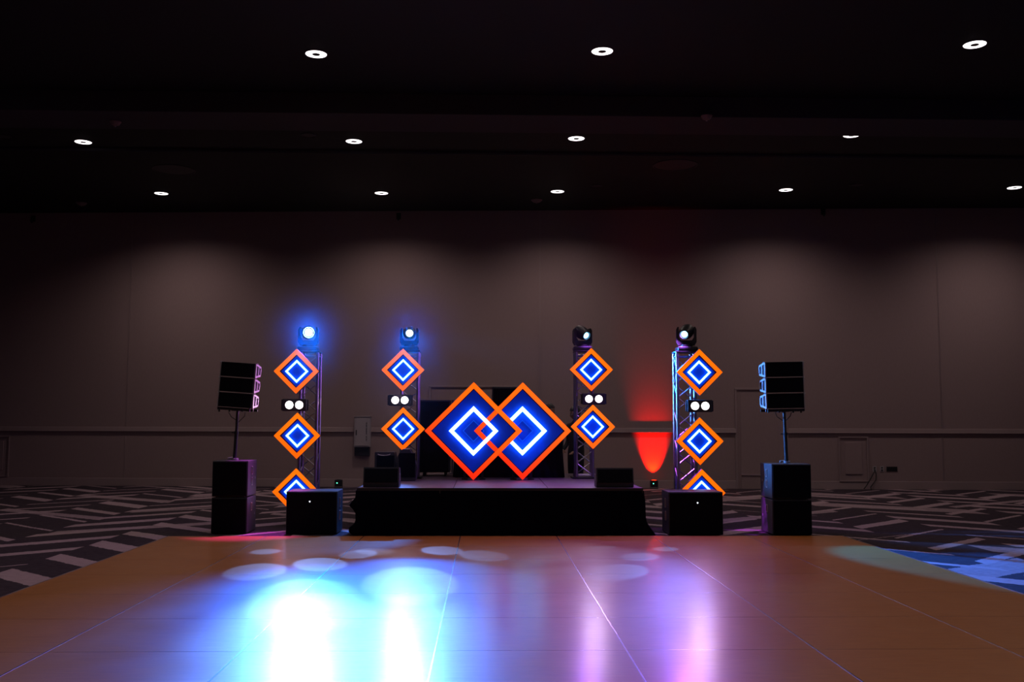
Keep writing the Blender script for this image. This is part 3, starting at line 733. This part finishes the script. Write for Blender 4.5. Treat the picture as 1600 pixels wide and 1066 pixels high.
t, wd3, ht3 = fbox('loudspeaker', 'tall black cabinet rising between the tops of the large diamonds', 'loudspeaker', 769, 818, 604.5, 16.15, 0.4, STAGE_Z, M['black'])
zc = ht3-0.85
bm = NB(); box(bm, (0, 0.2, zc+0.425), (wd3, 0.4, 0.85), bevel=0.015); obj('cabinet', bm, M['cab'], t)
bm = NB(); box(bm, (0, -0.004, zc+0.425), (wd3-0.04, 0.014, 0.79), bevel=0.004); obj('grille', bm, M['grille'], t)
bm = NB(); tube(bm, (0, 0.2, 0.02), (0, 0.2, zc), 0.02); obj('pole', bm, M['black'], t)
bm = NB(); box(bm, (0, 0.2, 0.012), (0.40, 0.40, 0.024), bevel=0.006); obj('base_plate', bm, M['black'], t)
# upright pipe beside the case
pp = at_y(707.5, 625, 16.46)
bm = NB(); tube(bm, (0, 0, 0.0), (0, 0, pp.z-STAGE_Z), 0.018, seg=14); tube(bm, (0, 0, 0), (0, 0, 0.02), 0.08, seg=24)
tag(obj('stand_pipe', bm, M['truss'], loc=(pp.x, 16.46, STAGE_Z), smooth=True), 'slim upright metal pipe just right of the black equipment case', 'stand')

# ---------------------------------------------------------------- people behind the stage
def skinned(name, pts, edges, radii, m, parent, sub=2, root=0):
    me = bpy.data.meshes.new(name); me.from_pydata([tuple(p) for p in pts], edges, []); me.update()
    o = bpy.data.objects.new(name, me); C.objects.link(o); o.parent = parent
    me.materials.append(m)
    s = o.modifiers.new('skin', 'SKIN'); s.use_smooth_shade = True
    for i, r in enumerate(radii):
        v = me.skin_vertices[0].data[i]; v.radius = (r, r) if not isinstance(r, tuple) else r; v.use_root = (i == root)
    ss = o.modifiers.new('subsurf', 'SUBSURF'); ss.levels = sub; ss.render_levels = sub
    return o
def person(loc, rotz, tall, label, hair_long, look=0.0, tilt=0.25):
    k = tall/1.75
    t = thing('person', label, 'person', loc, rotz, 'crew standing behind the stage')
    V = lambda *p: Vector(p)*k
    # body faces -Y; torso and legs one continuous surface
    pts = [V(0, 0, 0.95), V(0, 0.01, 1.10), V(0, 0.01, 1.28), V(0, 0.015, 1.42), V(0, 0.01, 1.50), V(0, -0.005, 1.56),
           V(-0.17, 0.01, 1.42), V(-0.21, 0.02, 1.15), V(-0.17, -0.16, 0.98), V(0.17, 0.01, 1.42), V(0.21, 0.02, 1.15), V(0.17, -0.16, 0.98),
           V(-0.09, 0, 0.90), V(-0.10, -0.01, 0.50), V(-0.10, 0.02, 0.09), V(0.09, 0, 0.90), V(0.10, -0.01, 0.50), V(0.10, 0.02, 0.09),
           V(-0.11, -0.12, 0.04), V(0.11, -0.12, 0.04)]
    ed = [(0, 1), (1, 2), (2, 3), (3, 4), (4, 5), (3, 6), (6, 7), (7, 8), (3, 9), (9, 10), (10, 11), (0, 12), (12, 13), (13, 14), (0, 15), (15, 16), (16, 17), (14, 18), (17, 19)]
    rad = [0.14, 0.125, 0.15, 0.12, 0.06, 0.055, 0.065, 0.048, 0.030, 0.065, 0.048, 0.030, 0.10, 0.062, 0.045, 0.10, 0.062, 0.045, 0.035, 0.035]
    body = skinned('body', pts, ed, [r*k for r in rad], M['shirt'], t)
    for sx in (-1, 1):           # hands: palm and five fingers, loosely curled
        W = V(sx*0.17, -0.16, 0.98)
        hp = [W, W+V(0, -0.05, -0.012), W+V(0, -0.085, -0.022)]; he = [(0, 1), (1, 2)]; hr = [0.024, 0.030, 0.028]
        for f in range(4):
            x = (f-1.5)*0.019; ln = (0.036, 0.042, 0.040, 0.031)[f]; i = len(hp)
            hp += [W+V(x, -0.092, -0.024), W+V(x*1.15, -0.092-ln*0.8, -0.035), W+V(x*1.15, -0.095-ln*1.25, -0.058)]; he += [(2, i), (i, i+1), (i+1, i+2)]; hr += [0.0095, 0.0085, 0.007]
        i = len(hp); hp += [W+V(-sx*0.032, -0.045, -0.02), W+V(-sx*0.048, -0.078, -0.035)]; he += [(1, i), (i, i+1)]; hr += [0.011, 0.008]
        skinned('hand', hp, he, [r*k for r in hr], M['skin'], t, sub=1)
    # head
    hc = V(0, -0.02, 1.645)
    R = Matrix.Rotation(look, 3, 'Z') @ Matrix.Rotation(tilt, 3, 'X')
    bm = NB(); bmesh.ops.create_uvsphere(bm, u_segments=32, v_segments=24, radius=1.0)
    for v in bm.verts:
        x, y, z = v.co
        v.co.x = x*0.074*(1-0.18*max(0, -z)); v.co.y = y*0.094; v.co.z = z*0.115
        if y < -0.2:
            v.co.y += 0.012*max(0, z)*1.0
            if z < -0.2: v.co.y -= 0.008*(-z)
            nose = math.exp(-((x/0.16)**2+((z+0.12)/0.22)**2)); v.co.y -= 0.024*nose
            brow = math.exp(-((z-0.22)/0.10)**2)*math.exp(-(x/0.7)**2); v.co.y -= 0.005*brow
            for ex in (-0.42, 0.42): v.co.y += 0.009*math.exp(-(((x-ex)/0.17)**2+((z-0.06)/0.10)**2))
            lip = math.exp(-((x/0.3)**2+((z+0.50)/0.07)**2)); v.co.y -= 0.006*lip
            chin = math.exp(-((x/0.3)**2+((z+0.82)/0.14)**2)); v.co.y -= 0.010*chin
    for v in bm.verts: v.co = R @ (v.co*k)+hc
    hd = obj('head', bm, M['skin'], t, smooth=True)
    for sx in (-1, 1):
        bm = NB(); bmesh.ops.create_uvsphere(bm, u_segments=12, v_segments=8, radius=0.03*k)
        for v in bm.verts: v.co = R @ (Vector((v.co.x*0.35+sx*0.074*k, v.co.y*0.65+0.005, v.co.z)))+hc
        obj('ear', bm, M['skin'], hd, smooth=True)
        bm = NB(); bmesh.ops.create_uvsphere(bm, u_segments=12, v_segments=8, radius=0.011*k)
        for v in bm.verts: v.co = R @ (v.co+Vector((sx*0.031, -0.079, 0.006))*k)+hc
        obj('eye', bm, M['plastic'], hd, smooth=True)
    bm = NB(); bmesh.ops.create_uvsphere(bm, u_segments=28, v_segments=20, radius=1.0)
    for v in bm.verts:
        x, y, z = v.co; rr = 1+0.04*math.sin(9*x+5*z)*math.sin(7*y)
        v.co = Vector((x*0.086*rr, y*0.104*rr+0.014, z*0.118*rr+0.014))
        if v.co.y < -0.045 and v.co.z < 0.055: v.co.y = -0.03+0.2*(v.co.y+0.045); v.co.x *= 0.9
        if not hair_long and v.co.z < -0.03: v.co.z = -0.03+(v.co.z+0.03)*0.3
        if hair_long and v.co.z < -0.03 and v.co.y > 0: v.co.z = v.co.z*1.6
    for v in bm.verts: v.co = R @ (v.co*k)+hc
    obj('hair', bm, M['hair'], t, smooth=True)
    return t
p1 = at_y(859, 740, 17.35); person((p1.x, 17.35, CARPET_Z), 0.2, 1.755, 'person in dark clothes whose head shows above the right large diamond', True, 0.5, 0.2)
p2 = at_y(900, 740, 17.25); person((p2.x, 17.25, CARPET_Z), -0.9, 1.715, 'person in black, head bowed, standing at the inner right tower', False, -0.3, 0.35)

# ---------------------------------------------------------------- uplights on the carpet
def uplight(px, py, off, label, lens):
    p = on_wall(px, py, off); p.z = CARPET_Z
    t = thing('uplight', label, 'stage light', p, WANG, 'uplights along the back wall')
    bm = NB(); box(bm, (0, 0, 0.115), (0.15, 0.13, 0.15), bevel=0.012); obj('housing', bm, M['black'], t)
    bm = NB()
    for s in (-1, 1): box(bm, (s*0.083, 0, 0.09), (0.008, 0.03, 0.17), bevel=0.002)
    box(bm, (0, 0, 0.01), (0.17, 0.10, 0.012), bevel=0.003); obj('bracket', bm, M['black'], t)
    bm = NB(); tube(bm, (0, 0, 0.188), (0, 0, 0.194), 0.05, seg=20); obj('lens', bm, lens, t)
    bm = NB(); tube(bm, (-0.02, -0.069, 0.12), (-0.02, -0.063, 0.12), 0.011, seg=12); g = obj('indicator', bm, M['green'], t); g['label'] = 'green indicator light'
    return t, Vector((p.x, p.y, CARPET_Z+0.2))
UR, PU = uplight(1022, 759, 0.20, 'small black uplight washing the wall red', M['red_lens'])
uplight(529, 758, 0.5, 'small black unlit uplight with green indicator, left of the stage', M['plug'])
spot('red_wash', PU, PU+Vector((0, 0, 1.0))-WN*0.48, 750, (1.0, 0.004, 0.0), 58, 0.75, 0.02, UR)

# ---------------------------------------------------------------- fittings on the back wall
def wall_thing(name, label, cat, px0, px1, pyt, pyb, group=None):
    u0, z1 = wall_uz(px0, pyt); u1, _ = wall_uz(px1, pyt); z0 = wall_uz(px0, pyb)[1]
    u = (u0+u1)/2; p = WL+WU*u
    t = thing(name, label, cat, (p.x, p.y, z0), WANG, group)
    return t, u1-u0, z1-z0
t, wd, ht = wall_thing('wall_cabinet', 'white rectangular cabinet mounted across the chair rail, left of the stage', 'cabinet', 555.5, 580.5, 650.5, 698.5)
bm = NB(); box(bm, (0, -0.065, ht/2), (wd, 0.13, ht), bevel=0.006); box(bm, (0, -0.075, ht-0.008), (wd+0.02, 0.15, 0.016), bevel=0.003); obj('body', bm, M['plastic'], t)
bm = NB(); box(bm, (0.0, -0.135, ht/2), (wd-0.06, 0.012, ht-0.06), bevel=0.004); dr = obj('door', bm, M['plastic'], t)
bm = NB(); box(bm, (-wd/2+0.05, -0.146, ht*0.47), (0.02, 0.014, 0.12), bevel=0.003); obj('handle', bm, M['plug'], dr)
bm = NB()
for k in range(22):
    if k in (6, 7, 15): continue
    box(bm, (wd*0.27, -0.1425, ht*0.2+k*0.0195), (0.016+0.006*((k*7) % 3), 0.002, 0.011))
l = obj('lettering', bm, M['plug'], dr); l['label'] = 'small dark vertical lettering'
bm = NB(); box(bm, (-0.01, -0.045, -0.10), (wd*0.92, 0.09, 0.19), bevel=0.006); obj('lower_box', bm, M['black'], t)
for (x0, x1, y0, y1, lb) in ((1311, 1355, 683.5, 752, 'painted access hatch in the wall right of the tall speaker stack'), (-28, 15, 682, 744, 'painted access hatch at the left edge of the photo')):
    t, wd, ht = wall_thing('access_hatch', lb, 'hatch', x0, x1, y0, y1, 'access hatches in the wall')
    bm = NB()
    for s in (-1, 1): box(bm, (s*wd/2, -0.012, ht/2), (0.03, 0.024, ht), bevel=0.004)
    for z in (0, ht): box(bm, (0, -0.012, z), (wd+0.03, 0.024, 0.03), bevel=0.004)
    obj('frame', bm, M['trim'], t)
    bm = NB(); box(bm, (0.0, -0.008, ht/2+0.02), (wd*0.6, 0.016, ht*0.72), bevel=0.005); obj('door', bm, M['wall'], t)
def outlet(px, py, label):
    u, z = wall_uz(px, py); p = WL+WU*u
    t = thing('power_outlet', label, 'outlet', (p.x, p.y, z), WANG, 'outlets on the back wall')
    bm = NB(); box(bm, (0, -0.004, 0), (0.085, 0.008, 0.125), bevel=0.003); obj('cover_plate', bm, M['plastic'], t)
    bm = NB()
    for z in (-0.025, 0.025): box(bm, (0, -0.009, z), (0.036, 0.004, 0.030), bevel=0.001)
    obj('socket', bm, M['plug'], t); return t
outlet(1366.5, 733, 'left outlet of the pair, with cords plugged in, right of the hatch')
outlet(1378, 733, 'right outlet of the pair, empty, next to the black plate')
u, z = wall_uz(1393.5, 733); p = WL+WU*u
t = thing('connector_plate', 'wide black connector plate on the wall beside the outlets', 'wall plate', (p.x, p.y, z), WANG)
bm = NB(); box(bm, (0, -0.006, 0), (0.23, 0.012, 0.10), bevel=0.003); obj('cover_plate', bm, M['black'], t)
for k in range(4):
    bm = NB(); tube(bm, (-0.08+k*0.053, -0.018, 0), (-0.08+k*0.053, -0.01, 0), 0.016, seg=14); obj('socket', bm, M['plug'], t)
def cord(pix, off, label):
    bm = NB(); P = [on_wall(x, y, o) for (x, y), o in zip(pix, off)]
    sm = []
    for i in range(len(P)-1):
        for q in range(5): sm.append(P[i].lerp(P[i+1], q/5))
    sm.append(P[-1])
    for v in sm: v.z = max(v.z, CARPET_Z+0.012)
    path(bm, sm, 0.010); return tag(obj('extension_lead', bm, M['plug'], smooth=True), label, 'cord', 'cords hanging from the outlet')
cord([(1366, 732), (1366.5, 737), (1361, 747), (1354, 759), (1350, 764)], [0.02, 0.06, 0.08, 0.12, 0.25], 'straighter power cord slanting from the outlet down to the carpet')
cord([(1367, 735), (1369, 741), (1368.5, 750), (1363, 758), (1360.5, 761), (1361, 765)], [0.02, 0.06, 0.08, 0.10, 0.14, 0.3], 'looping power cord hanging from the outlet beside the slanting one')
for (px, py, lb) in ((52, 344, 'dark fitting high on the wall at the far left'), (623, 340, 'dark fitting high on the wall left of centre'), (1286, 333, 'dark fitting high on the wall at right')):
    u, z = wall_uz(px, py); p = WL+WU*u
    t = thing('rigging_hook', lb, 'wall fitting', (p.x, p.y, z), WANG, 'dark fittings along the wall top')
    bm = NB(); box(bm, (0, -0.01, 0.03), (0.10, 0.02, 0.14), bevel=0.004); obj('back_plate', bm, M['plug'], t)
    bm = NB(); path(bm, [(0, -0.02, 0.05), (0, -0.10, 0.03), (0, -0.12, -0.03), (0, -0.07, -0.07), (0, -0.03, -0.05)], 0.018); obj('hook', bm, M['plug'], t, smooth=True)

# ---------------------------------------------------------------- added haze standing in for the lens glare
hm = bpy.data.materials.new('glare_haze'); hm.use_nodes = True; hn = hm.node_tree; hn.nodes.clear()
ho = hn.nodes.new('ShaderNodeOutputMaterial'); hv = hn.nodes.new('ShaderNodeVolumeScatter')
hv.inputs['Density'].default_value = 0.002; hv.inputs['Anisotropy'].default_value = 0.8
hn.links.new(hv.outputs[0], ho.inputs['Volume'])
bm = NB(); box(bm, (-0.9, 14.8, 2.75), (4.4, 4.6, 5.4)); hz = tag(obj('glare_haze', bm, hm), 'added thin haze standing in for blue lens glare round the two left towers', 'haze'); hz['kind'] = 'stuff'

# ---------------------------------------------------------------- ceiling fittings
dl0 = None
WARM = (1.0, 0.78, 0.72)
def downlight(loc, label, energy, angle=150):
    global dl0
    if dl0 is None:
        t = thing('ceiling_downlight', label, 'ceiling light', loc, 0, 'round ceiling downlights')
        bm = NB()
        # annular lens, slightly domed, with a dark centre
        seg = 40
        lathe(bm, [(0.052, -0.010), (0.10, -0.014), (0.135, -0.008), (0.137, 0.0)], seg); obj('lens_ring', bm, M['down'], t, smooth=True)
        bm = NB(); lathe(bm, [(0.0005, -0.006), (0.03, -0.008), (0.0515, -0.011), (0.0515, 0.0)], seg); obj('centre_cap', bm, M['black'], t, smooth=True)
        bm = NB(); lathe(bm, [(0.1375, 0.0), (0.138, -0.008), (0.155, -0.006), (0.165, 0.0)], seg); obj('trim_ring', bm, M['beam'], t, smooth=True)
        dl0 = t
    else: t = dup(dl0, loc, None, label, 'round ceiling downlights')
    spot('downlight_lamp', (loc[0], loc[1], loc[2]-0.03), (loc[0], loc[1], 0), energy, WARM, angle, 1.0, 0.10, t)
    return t
row1 = [(494, 84), (941, 79.5), (1523, 69)]; row2 = [(130, 221.5), (553, 220.5), (900.5, 216), (1331, 211)]; row3 = [(252, 302), (596, 301.5), (871, 299), (1228, 296.5), (1585, 293)]
n1 = ['left-hand', 'middle', 'right-hand']; n2 = ['far-left', 'left-centre', 'right-centre', 'far-right']; n3 = ['far-left', 'second-left', 'central', 'second-right', 'far-right edge']
E1, E2, E3 = 110, 80, 170
for q, lb in zip(row1, n1): downlight(at_z(*q, CEIL), '%s downlight of the nearest row of three, largest on the ceiling' % lb, E1)
for q, lb in zip(row2, n2): downlight(at_z(*q, CEIL), '%s downlight of the middle row of four' % lb, E2)
for q, lb in zip(row3, n3): downlight(at_z(*q, CEIL), '%s downlight of the row nearest the wall' % lb, E3)
# outside the frame: same grid continued
xc = [at_z(*q, CEIL).x for q in row1]; sp_ = 4.4
downlight(Vector((xc[0]-4.5, at_z(494, 84, CEIL).y, CEIL)), 'downlight of the nearest row, beyond the left edge of the photo', E1)
for j, yy in enumerate((8.4, 4.3, 0.2)):
    for i, x in enumerate((xc[0]-4.5, xc[0], xc[1], xc[2])):
        downlight(Vector((x, yy, CEIL)), 'downlight %s, row %s, above and behind the photographer' % (('at left', 'left of centre', 'right of centre', 'at right')[i], ('closest to the stage', 'overhead', 'rearmost')[j]), E1)
def detector(px, py, z, label, r=0.075):
    p = at_z(px, py, z-0.03); t = thing('smoke_detector', label, 'detector', (p.x, p.y, z), 0, 'detectors on the ceiling')
    bm = NB(); lathe(bm, [(r*1.1, 0.0), (r*1.1, -0.012), (r, -0.018), (r*0.75, -0.05), (r*0.4, -0.062), (0.0005, -0.064)], 24); obj('housing', bm, M['sensor'], t, smooth=True)
    bm = NB()
    for k in range(8):
        a = k*PI/4; tube(bm, (r*0.82*math.cos(a), r*0.82*math.sin(a), -0.018), (r*0.6*math.cos(a), r*0.6*math.sin(a), -0.056), 0.004, seg=6)
    obj('vent_rib', bm, M['beam'], t)
    bm = NB(); tube(bm, (0, 0, -0.064), (0, 0, -0.078), 0.013, seg=12); obj('sensor_tip', bm, M['plastic'], t)
    return t
detector(180.5, 193, bz, 'detector on the beam, upper left of the ceiling')
detector(1104, 184, bz, 'detector on the beam, right of centre')
detector(127, 319, CEIL, 'faint detector close to the wall at far left', 0.11)
detector(838.5, 314.5, CEIL, 'faint detector close to the wall near the centre', 0.11)
for (px, py, r, lb) in ((482, 211, 0.13, 'round speaker left of the middle row centre'), (974, 204, 0.13, 'round speaker right of the central middle-row downlight'), (1486, 196.5, 0.16, 'round speaker right of the far-right middle-row downlight'),
                        (5, 213, 0.13, 'round speaker at the left photo edge'), (1055, 258, 0.42, 'widest round grille, between the two rear rows'), (272, 265, 0.40, 'wide round grille between rear rows at left'), (931, 290.5, 0.13, 'round speaker beside the central rear downlight'), (1338, 289, 0.13, 'round speaker right of the second-right rear downlight')):
    p = at_z(px, py, CEIL); t = thing('ceiling_speaker', 'dim ' + lb, 'ceiling speaker', p, 0, 'dim round ceiling grilles')
    bm = NB(); lathe(bm, [(r, 0.0), (r, -0.010), (r*0.93, -0.014), (r*0.92, -0.006)], 32); obj('rim', bm, M['ceilspk'], t, smooth=True)
    bm = NB(); lathe(bm, [(r*0.92, -0.006), (r*0.5, -0.009), (0.0005, -0.010)], 32); obj('grille', bm, M['ceilspk'], t, smooth=True)
